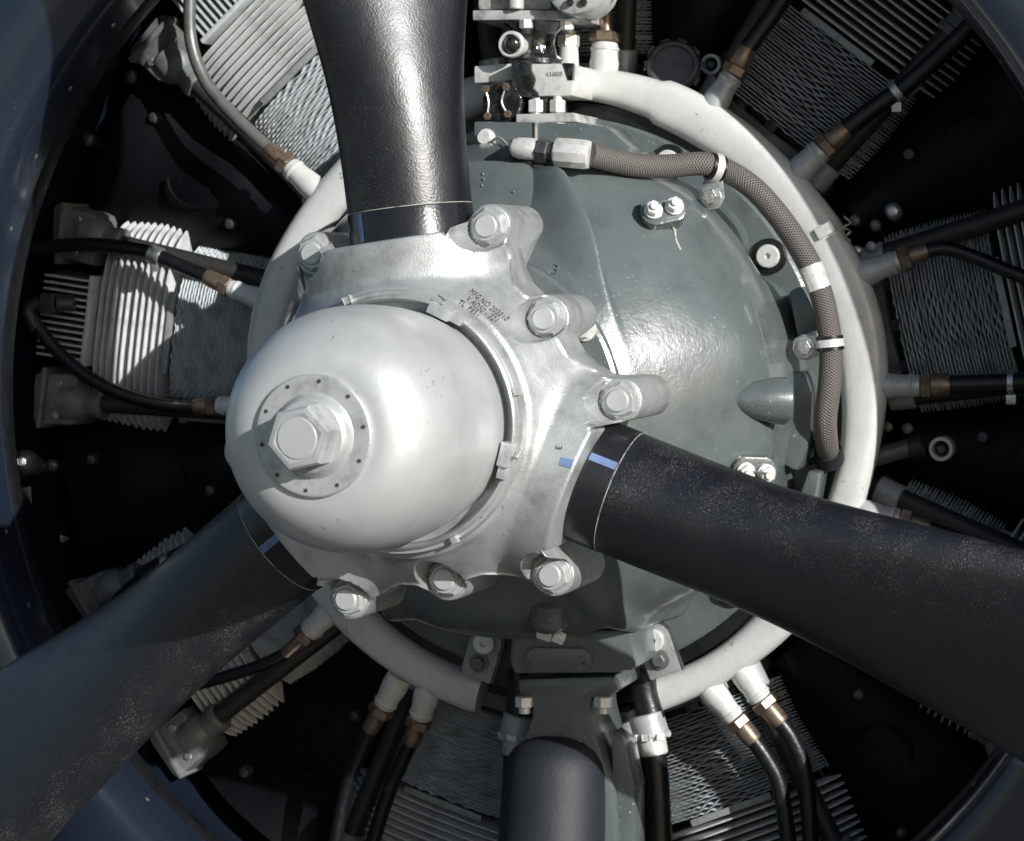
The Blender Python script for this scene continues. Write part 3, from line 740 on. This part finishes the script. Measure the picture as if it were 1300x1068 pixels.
MB().cyl(W(655, -60, gy-.03), W(655, 12, gy-.03), .010, 16).build('housing_rib', 'grey_white_paint', gov)
c = W(735, -18, gy-.055)
cv = MB().lathe(c+Vector((0, .05, 0)), (-.1, -1, .05), [(0, .038), (.045, .038), (.050, .036), (.052, .030), (.052, 0)], 40).build('round_cover', 'grey_white_paint', gov)
for k in range(8):
    a = rad(45*k+20); p = c+Vector((.022*math.cos(a), -.003, .022*math.sin(a)))
    MB().hexa(p, p+Vector((0, -.005, 0)), .0048).build('screw', 'oily_black', cv)
for x, y_ in ((668, 30), (720, 32)):
    MB().hexa(W(x, y_+6, gy-.028), W(x, y_-5, gy-.028), .0085).build('nut', 'bright_steel', gov)
c = W(650, 56, gy-.05)
rp = MB().lathe(c+Vector((0, .06, 0)), (-.05, -1, 0), [(0, .011), (.045, .011), (.048, .0165), (.056, .0165), (.058, .015), (.058, .0125), (.053, .012)], 30, cap=False).build('round_plug', 'bright_steel', gov)
MB().lathe(c+Vector((0, .008, 0)), (-.05, -1, 0), [(0, .0125), (.006, .011), (.010, .0075), (.012, .004), (.012, 0)], 18).build('plug_core', 'oily_black', rp)
m = MB(); m.pxprism([(655, 81), (727, 81), (727, 122), (660, 122), (655, 118)], gy-.045, .09, .0025); blk = m.build('valve_block', 'bright_steel', gov)
m = MB(); m.pxprism([(648, 76), (674, 78), (676, 92), (680, 100), (677, 112), (684, 119), (682, 125), (650, 123)], gy-.0485, .07, .003); m.build('oil_smear', 'oily_black', blk)
m = MB(); m.pxprism([(714, 80), (727.5, 80), (727, 102), (721, 102)], gy-.0462, .01, .0005); m.build('painted_nut_shadow', 'oily_black', blk)  # black wedge painted on as the shadow of the nut above
flat_text('41080', .008, W(704, 94, gy-.0458), (1, 0, 0), (0, 0, 1), 'stamped_number', 'seal_white', blk, .0004)
m = MB(); m.pxprism([(602, 84), (657, 80), (657, 102), (602, 106)], gy-.02, .04, .002); m.build('side_arm', 'bright_steel', gov)
c = W(632, 130, gy-.05)
rc_ = MB().lathe(c+Vector((0, .05, 0)), (.12, -1, 0), [(0, .026), (.045, .026), (.050, .0245), (.052, .022), (.052, 0)], 36).build('round_cover_plate', 'oily_black', gov)
for (dx, dz) in ((-.014, .016), (.012, .018), (-.012, -.017), (.014, -.015)):
    p = c+Vector((dx, -.002, dz)); MB().hexa(p, p+Vector((.0006, -.006, 0)), .0050).build('screw', 'brass', rc_)
MB().tube([c+Vector((-.014, -.006, .016)), c+Vector((-.010, -.006, 0)), c+Vector((-.012, -.006, -.017))], .0014, 6).build('lock_wire', 'steel', rc_)
MB().tube([c+Vector((.012, -.006, .018)), c+Vector((.007, -.006, 0)), c+Vector((.014, -.006, -.015))], .0014, 6).build('lock_wire', 'steel', rc_)
for x in (680, 708):
    MB().cyl(W(x, 156, gy-.04), W(x, 122, gy-.04), .0055, 12).hexa(W(x, 143, gy-.04), W(x, 127, gy-.04), .0100, rot=x).build('stud_nut', 'bright_steel', gov)
m = MB(); m.pxprism([(655, 145), (728, 143), (732, 155), (655, 156)], gy-.055, .11, .002); m.build('foot', 'grey_white_paint', gov)
MB().cyl(W(690, 150, gy), W(690, 120, gy), .030, 28).build('foot_neck', 'oily_black', gov)

# ------------------------------------------------------------------ oil sump
sump = thing('oil_sump', W(715, 1000, -.07), 'grey painted oil sump casting under the nose case with blank front plate', 'oil sump')
sy = -.185
m = MB(); m.pxprism([(650, 795), (662, 783), (720, 790), (752, 800), (800, 800), (806, 850), (780, 855), (652, 856), (646, 838)], sy, .17, .006); bd = m.build('upper_body', 'case_grey_paint', sump)
pts = []
for k in range(24):
    a = 2*math.pi*k/24; pts.append((708+math.copysign(27, math.cos(a))+15*math.cos(a), 838+15.5*math.sin(a)))
m = MB(); m.pxprism(pts, sy-.006, .008, .0015); pl = m.build('blank_plate', 'case_grey_paint', sump)
for x in (672, 741):
    MB().cyl(W(x, 842, sy-.0055), W(x, 842, sy-.0068), .0022, 10).build('pin_hole', 'ink', pl)
p0, p1 = W(697, 757, -.262), W(697, 800, -.255)
MB().cyl(p0, p1, .024, 26, ch=.008).build('drain_boss', 'case_grey_paint', sump)
MB().hexa(W(684, 800, -.255), W(702, 806, -.255), .010).hexa(W(702, 806, -.255), W(716, 812, -.25), .008).build('drain_plug', 'bright_steel', sump)
m = MB(); m.pxprism([(655, 862), (781, 858), (785, 878), (772, 885), (752, 886), (750, 905), (760, 945), (778, 1000), (785, 1110), (630, 1110), (640, 985), (668, 930), (676, 905), (674, 890), (658, 882)], sy+.03, .12, .007)
m.build('neck', 'case_grey_paint', sump)
c = W(708, 934, sy+.045)
MB().lathe(c, (0, -.22, -1), [(0, 0), (.002, .022), (.008, .040), (.018, .053), (.032, .061), (.05, .064), (.30, .066)], 48).build('oil_pipe', 'navy_tube', sump)
for x in (666, 766): MB().hexa(W(x, 898, sy+.03), W(x, 884, sy+.03), .0115).cyl(W(x, 906, sy+.03), W(x, 898, sy+.03), .007).build('nut', 'bright_steel', sump)
m = MB(); m.pxprism([(775, 930), (795, 945), (806, 1000), (806, 1110), (780, 1110)], sy+.045, .05, .005); m.build('side_web', 'case_grey_paint', sump)
def drain(px0, px1, lab, bright):
    t = thing('scavenge_hose', W(px1, 1060, -.03), lab, 'hose', 'short hoses either side of the sump')
    MB().tube([W(px0-2, 850, -.03), W(px0, 880, -.03), W(px0+(px1-px0)*.5, 915, -.03)], .0165, 20).build('hose', 'rubber_black', t)
    MB().cyl(W(px0+1, 906, -.03), W(px0+(px1-px0)*.5, 936, -.03), .0225, 28).build('collar', 'stem_grey', t)
    MB().cyl(W(px0+(px1-px0)*.4, 934, -.03), W(px0+(px1-px0)*.6, 958, -.03), .0185, 28).build('sleeve', bright, t)
    MB().tube([W(px0+(px1-px0)*.55, 955, -.03), W(px0+(px1-px0)*.75, 1000, -.03), W(px1, 1100, -.03)], .0170, 20).build('lower_hose', 'rubber_black', t)
    c0 = W(px0+(px1-px0)*.42, 933, -.03); dd = (W(px1, 1100, -.03)-W(px0, 880, -.03)).normalized()
    for k in range(8):
        a = rad(45*k); _, u, v = frame(dd); m = MB(); m.box(c0+(u*math.cos(a)+v*math.sin(a))*.022, dd*.003, (u*math.cos(a)+v*math.sin(a))*.003, (v*math.cos(a)-u*math.sin(a))*.005, .001); m.build('collar_tooth', 'bright_steel', t)
drain(661, 652, 'black hose with dull collar on the left of the oil sump', 'stem_grey')
drain(818, 838, 'black hose with bright silver sleeve on the right of the oil sump', 'bright_steel')

# link brackets holding the ring ends
def link(p0, p1, y, lab, bolts=True):
    t = thing('ring_bracket', W(*p1, y), lab, 'bracket', 'link brackets holding the ring ends')
    A, B = W(*p0, y), W(*p1, y); d = (B-A).normalized(); n_ = d.cross(Vector((0, 1, 0))).normalized(); r = .0215
    pts = [A+n_*r*math.cos(k*math.pi/10)-d*r*math.sin(k*math.pi/10) for k in range(11)]+[B-n_*r*.95, B+n_*r*.95]
    m = MB(); m.prism(pts, (0, .005, 0), .0012); pl = m.build('plate', 'strip_grey', t)
    pts2 = [A+n_*r*1.12*math.cos(k*math.pi/10)-d*r*1.12*math.sin(k*math.pi/10)+Vector((0, .0045, 0)) for k in range(11)]+[B-n_*r*1.1+Vector((0, .0045, 0)), B+n_*r*1.1+Vector((0, .0045, 0))]
    m = MB(); m.prism(pts2, (0, .007, 0), .0015); m.build('back_plate', 'dark_steel', t)
    MB().lathe(A, (0, -1, 0), [(0, .0145), (.006, .0145), (.008, .013), (.008, .005), (.004, .004), (.004, 0)], 26).build('washer_bolt', 'bright_steel', t)
    c = A+(B-A)*.55
    MB().cyl(c, c+Vector((0, -.003, 0)), .0125, 20).hexa(c+Vector((0, -.003, 0)), c+Vector((0, -.011, 0)), .0085).build('bolt', 'conduit_grey', t)
link((616, 816), (603, 862), -.075, 'grey link bracket with two bolts above the left ring end')
link((829, 813), (845, 858), -.075, 'sunlit link bracket with two bolts above the right ring end')

# ------------------------------------------------------------------ propeller
HD = .467; PHASE = 98.0
prop = thing('propeller', (0, -HD, 0), 'three bladed black propeller with silver hub and rounded dome', 'propeller')
YH = -HD
bt_a = np.array([0, 14, 20, 24, 30, 35, 40, 45, 50, 55, 60.0])
bt_r = np.array([.193, .196, .2, .206, .214, .207, .191, .182, .181, .184, .186])
def rmax(al):
    al = np.abs(al); b = np.where(al < 20, .193/np.cos(np.radians(al)), np.interp(al, bt_a, bt_r))
    dl = np.radians(al-27.5); R_ = .0245; s_ = .2195*np.sin(dl)
    lug = np.where(np.abs(s_) < R_*.999, .2195*np.cos(dl)+np.sqrt(np.maximum(R_**2-s_**2, 0)), 0)
    dm = np.radians(al-60); sm_ = .1755*np.sin(dm); Rm = .0255
    mid = np.where(np.abs(sm_) < Rm*.999, .1755*np.cos(dm)+np.sqrt(np.maximum(Rm**2-sm_**2, 0)), 0)
    return smax(smax(b, lug, .006), mid, .006)
def wrap(phi_deg): return (phi_deg-PHASE+60) % 120-60
def hub_h(r, al):
    a = np.radians(al); u = r*np.cos(a); v = r*np.sin(a)
    hs = .098*np.sqrt(np.maximum(0, 1-(v/.120)**2))
    hc = np.where(r < .145, .1, .1-1.62*(r-.145))
    h = smax(smax(hs, hc, .014), .004+0*r, .02)
    h = np.where(r < .150, .104, h) if False else h
    for cu_, cv_, hh, R1, R2 in ((.1945, .1015, .021, .0230, .0275), (.1945, -.1015, .021, .0230, .0275)):
        dd = np.hypot(u-cu_, v-cv_); wgt = 1-smooth(R1, R2, dd); h = h*(1-wgt)+hh*wgt
    um, vm = .1755*math.cos(rad(60)), .1755*math.sin(rad(60))
    for sg in (-1, 1):
        dd = np.hypot(u-um, v-sg*vm); wgt = 1-smooth(.0218, .0248, dd); h = h*(1-wgt)+.025*wgt
    # soft fillet up to the dome seat
    h = h+.005*(1-smooth(.138, .150, r))
    return h
nphi = 1080; phid = np.arange(nphi)*360/nphi; al = wrap(phid); rm = rmax(al)
# light smoothing of outline
for _ in range(4): rm = (np.roll(rm, 1)+rm*2+np.roll(rm, -1))/4
rows = []; nr = 56
cp, sp = np.cos(np.radians(phid)), np.sin(np.radians(phid))
def hrow(r, h): return [(r[k]*cp[k], YH-h[k], r[k]*sp[k]) for k in range(nphi)]
rows.append(hrow(np.full(nphi, .10), np.full(nphi, .095)))
for i in range(nr):
    f = i/(nr-1); r = .125+(rm-.004-.125)*f; rows.append(hrow(r, hub_h(r, al)))
h_edge = hub_h(rm-.004, al)
rows.append(hrow(rm-.0012, h_edge-.0014)); rows.append(hrow(rm, h_edge-.005))
lugw = np.maximum(1-smooth(5.5, 8.0, np.abs(np.abs(al)-27.5)), (1-smooth(6.5, 9.5, np.abs(np.abs(al)-60)))*.75)
hb = -.022*(1-lugw)-.100*lugw
for q in (.5, 1.0):
    rows.append(hrow(rm, np.maximum((h_edge-.005), hb+.004)*(1-q)+hb*q))
rows.append(hrow(rm-.004, hb-.004)); rows.append(hrow(np.minimum(rm-.035, .165), np.full(nphi, -.066)-.03*lugw)); rows.append(hrow(np.full(nphi, .10), np.full(nphi, -.106)))
m = MB(); m.grid(rows); m.f.append(tuple(range(nphi))); n_all = len(m.v); m.f.append(tuple(range(n_all-nphi, n_all)))
hub = m.build('hub', 'hub_aluminium', prop, 42)
# rear barrel
MB().lathe((0, YH, 0), (0, 1, 0), [(.04, .150), (.100, .150), (.108, .135), (.12, .10)], 64).build('rear_barrel', 'hub_aluminium', prop)
# bolts
for b in (PHASE, PHASE-120, PHASE+120):
    for (da, rr_, hh) in ((27.5, .2195, .021), (-27.5, .2195, .021), (60, .1755, .025)):
        p = pol(rr_, b+da, YH-hh); N_ = Vector((0, -1, 0))
        bo = MB().cyl(p+Vector((0, .004, 0)), p+N_*.0015, .0205, 30).hexa(p+N_*.0015, p+N_*.009, .0205, rot=rad(da*3), c=.003)
        bo.lathe(p+N_*.009, N_, [(0, .0165), (.0015, .0155), (.0015, .0135)], 28)
        bolt = bo.build('bolt', 'plate_aluminium', hub)
        MB().lathe(p+N_*.006, N_, [(0, .0122), (.0065, .0122), (.008, .011), (.008, .0), ], 26).build('stud_end', 'dome_aluminium', bolt)
# dome
def yl(d): return -d
dp = [(.55, .115), (.575, .1175), (.60, .1205), (.64, .1240), (.68, .1252), (.72, .1238), (.745, .1200), (.765, .1140), (.782, .1055), (.795, .0955), (.804, .0845), (.809, .0725), (.8105, .060), (.8105, .0)]
# densify with spline
dpts = catmull([(a, b, 0) for a, b in dp[:-1]], 5)
dome = MB().lathe((0, 0, 0), (0, -1, 0), [(p.x, p.y) for p in dpts]+[(.8105, 0)], 128).build('dome', 'dome_aluminium', prop, 50)
pl = MB().lathe((0, 0, 0), (0, -1, 0), [(.806, .0600), (.8150, .0600), (.8162, .0588), (.8166, .0565), (.8155, .045), (.8150, .042), (.8165, .0405), (.8225, .0385), (.8245, .0365), (.8245, 0)], 96).build('end_plate', 'plate_aluminium', dome)
for k in range(10):
    a = 36*k+10; p = pol(.0535, a, -.8166)
    MB().cyl(p, p+Vector((0, -.0006, 0)), .0020, 10).build('pin_hole', 'ink', pl)
    p = pol(.0665, a+14, -.8085); q = pol(.0745, a+14, -.8045)
    if k % 3 == 0: MB().tube([p, (p+q)/2+Vector((0, -.001, 0)), q], .0009, 6).build('score_mark', 'steel', pl)
A = Vector((0, -.8245, 0)); N_ = Vector((0, -1, 0))
MB().lathe(A, N_, [(-.001, .0365), (.0015, .0365), (.003, .0345)], 40).lathe(A, N_, [(-.003, .0330), (.027, .0330), (.0305, .0305), (.0315, .0255), (.0308, .0230), (.0308, 0)], 6, rot=rad(12)).build('hex_nut', 'plate_aluminium', dome, 22)
MB().lathe(A, N_, [(.030, .0205), (.0322, .0195), (.0322, 0)], 36).build('nut_face', 'dome_aluminium', dome, 22)
# retaining ring with locks
ring = MB().lathe((0, 0, 0), N_, [(.555, .1275), (.584, .1275), (.588, .129), (.590, .131), (.588, .1335), (.584, .1350), (.582, .1355), (.582, .1385), (.579, .140), (.555, .141)], 128, cap=False).build('retaining_ring', 'hub_aluminium', prop)
MB().lathe((0, 0, 0), N_, [(.565, .116), (.567, .129)], 96, cap=False).build('gap_shade_sheet', 'ink', ring)  # black sheet, puts the shade of the dome-to-ring gap into colour
for a in (65, 14, -14, -62, 112, 160):
    if a in (65, -14):
        c = pol(.1290, a, -.592); e1 = pol(1, a, 0); e2 = pol(1, a+90, 0)
        m = MB(); m.box(c, e1*.0065, (0, .010, 0), e2*.013, .002); lk = m.build('lock_block', 'plate_aluminium', ring)
        c2 = c+e2*(-.019); m = MB(); m.box(c2, e1*.005, (0, .006, 0), e2*.007, .0015); m.build('lock_tab', 'plate_aluminium', lk)
        MB().tube([c+Vector((0, -.009, 0))+e1*.008, c+e1*.012+Vector((0, -.004, 0)), c+e1*.014+e2*.01], .0015, 6).build('lock_wire', 'steel', lk)
    else:
        c = pol(.1385, a, -.585); e1 = pol(1, a, 0); e2 = pol(1, a+90, 0)
        m = MB(); m.box(c, e1*.004, (0, .004, 0), e2*.004, .001); m.build('ring_stop', 'plate_aluminium', ring)
# hub lettering
def hub_text(body, size, phi_d, r_mid, name='stencil_line', m_='ink', parent=None, lift=.0007):
    V, F = text_mesh(body, size, 0.0001)
    rr = Vector((math.cos(rad(phi_d)), 0, math.sin(rad(phi_d)))); tt = Vector((math.sin(rad(phi_d)), 0, -math.cos(rad(phi_d))))
    m = MB()
    for v in V:
        q = rr*(r_mid+v.y)+tt*v.x; r_ = math.hypot(q.x, q.z); ph = math.degrees(math.atan2(q.z, q.x))
        h = float(hub_h(np.array([r_]), np.array([wrap(ph)]))[0])
        m.v.append(Vector((q.x, YH-h-lift-(v.z*2), q.z)))
    m.f = F; return m.build(name, m_, parent, 20)
hub_text('MFG.NO 202010', .0068, 53, .1540, parent=hub)
hub_text('V AD50 - 321', .0068, 53, .1482, parent=hub)
hub_text('TL  P851', .0068, 57, .1428, parent=hub)
hub_text('3', .010, -8.5, .173, 'blade_number', 'ink', hub)

# blades
st_r = [.10, .20, .26, .32, .38, .44, .50, .58, .66, .76, .9, 1.1, 1.3, 1.45, 1.55]
st_c = [.136, .136, .137, .142, .155, .178, .200, .226, .248, .28, .29, .285, .255, .21, .10]
st_t = [.136, .136, .135, .130, .120, .106, .093, .080, .070, .060, .048, .034, .024, .018, .012]
st_b = [40, 40, 40, 40, 39, 37, 35, 32, 30, 28, 25, 21, 18, 16, 15]
def make_blade():
    rows = []; n = 56
    rs = np.concatenate([np.linspace(.16, .8, 50), np.linspace(.83, 1.55, 20)])
    def ci(x, ys):
        pts = np.interp(x, st_r, ys); return pts
    def sm(ys):
        g = np.linspace(.1, 1.55, 400); v = np.interp(g, st_r, ys)
        for _ in range(60): v[1:-1] = (v[:-2]+v[1:-1]*2+v[2:])/4
        return lambda x: np.interp(x, g, v)
    fc, ft, fb = sm(st_c), sm(st_t), sm(st_b)
    for r in rs:
        c, t, b = fc(r), ft(r), rad(fb(r)); q = float(smooth(.26, .75, r))
        row = []
        for k in range(n):
            th = 2*math.pi*k/n; s_ = math.cos(th); nn = math.sin(th)
            x = c/2*s_
            # airfoil: thickest toward the leading (+s) edge, flatter back
            prof_ = nn*(1+.28*q*s_)*(1-.25*q*(1-abs(s_))*(0 if nn > 0 else 1))
            yv = t/2*prof_
            # local axes at blade pointing +X: ccw tangential = +Z
            ec = Vector((0, -math.sin(b), math.cos(b))); en = Vector((0, -math.cos(b), -math.sin(b)))
            row.append(Vector((r, 0, 0))+ec*x+en*yv)
        rows.append(row)
    m = MB(); m.grid(rows); m.f.append(tuple(range(n))); o = len(m.v)-n; m.f.append(tuple(range(o, o+n)))
    return m
bm0 = make_blade()
def rotp(m, a):
    q = MB(); c, s_ = math.cos(rad(a)), math.sin(rad(a))
    q.v = [Vector((p.x*c-p.z*s_, p.y+YH, p.x*s_+p.z*c)) for p in m.v]; q.f = m.f; return q
BL = {PHASE: ('upright blade with sunlit sheen', -1.8), PHASE-120: ('lower right blade', 1.6), PHASE+120: ('lower left blade reflecting blue sky', 0)}
for b0_, (lab, da) in BL.items():
    b = b0_+da
    bl = rotp(bm0, b).build('blade', 'blade_black', prop, 60); bl['label'] = lab
    wa = bl.data.attributes.new('wear', 'FLOAT', 'POINT')
    wa.data.foreach_set('value', [max(0.0, (math.cos(2*math.pi*(k % 56)/56)-.25)/.75)**1.3*(1.0 if k//56 > 3 else .3) for k in range(len(bl.data.vertices))])
    m = MB().lathe((.17, 0, 0), (1, 0, 0), [(0, .0688), (.056, .0688), (.0575, .0682)], 72, cap=False); rotp(m, b).build('shank_band', 'blade_shank_black', bl)
    m = MB().lathe((.2275, 0, 0), (1, 0, 0), [(0, .0684), (.0001, .0688), (.0008, .0688), (.0009, .0684)], 72, cap=False); rotp(m, b).build('seal_line', 'seal_white', bl)
    # blue alignment mark: short curved patch on the band. angle 0 = toward camera, + toward ccw side
    ma_ = {PHASE: 33, PHASE-120: 30, PHASE+120: 5}[b0_]
    m = MB(); rows = []
    for x in (.196, .2265):
        rows.append([Vector((x, -.0693*math.cos(rad(ma_+q)), .0693*math.sin(rad(ma_+q)))) for q in np.linspace(-3.6, 3.6, 8)])
    m.grid(rows, closed=False); rotp(m, b).build('blue_mark', 'blue_paint', bl)
# blue tick on hub beside the number
p = None
m = MB(); rows = []
for rr_ in (.178, .1915):
    row = []
    for ph in np.linspace(-14.2, -11.4, 6):
        h = float(hub_h(np.array([rr_]), np.array([wrap(ph)]))[0]); row.append(pol(rr_, ph, YH-h-.0008))
    rows.append(row)
m.grid(rows, closed=False); m.build('blue_tick', 'blue_paint', hub)
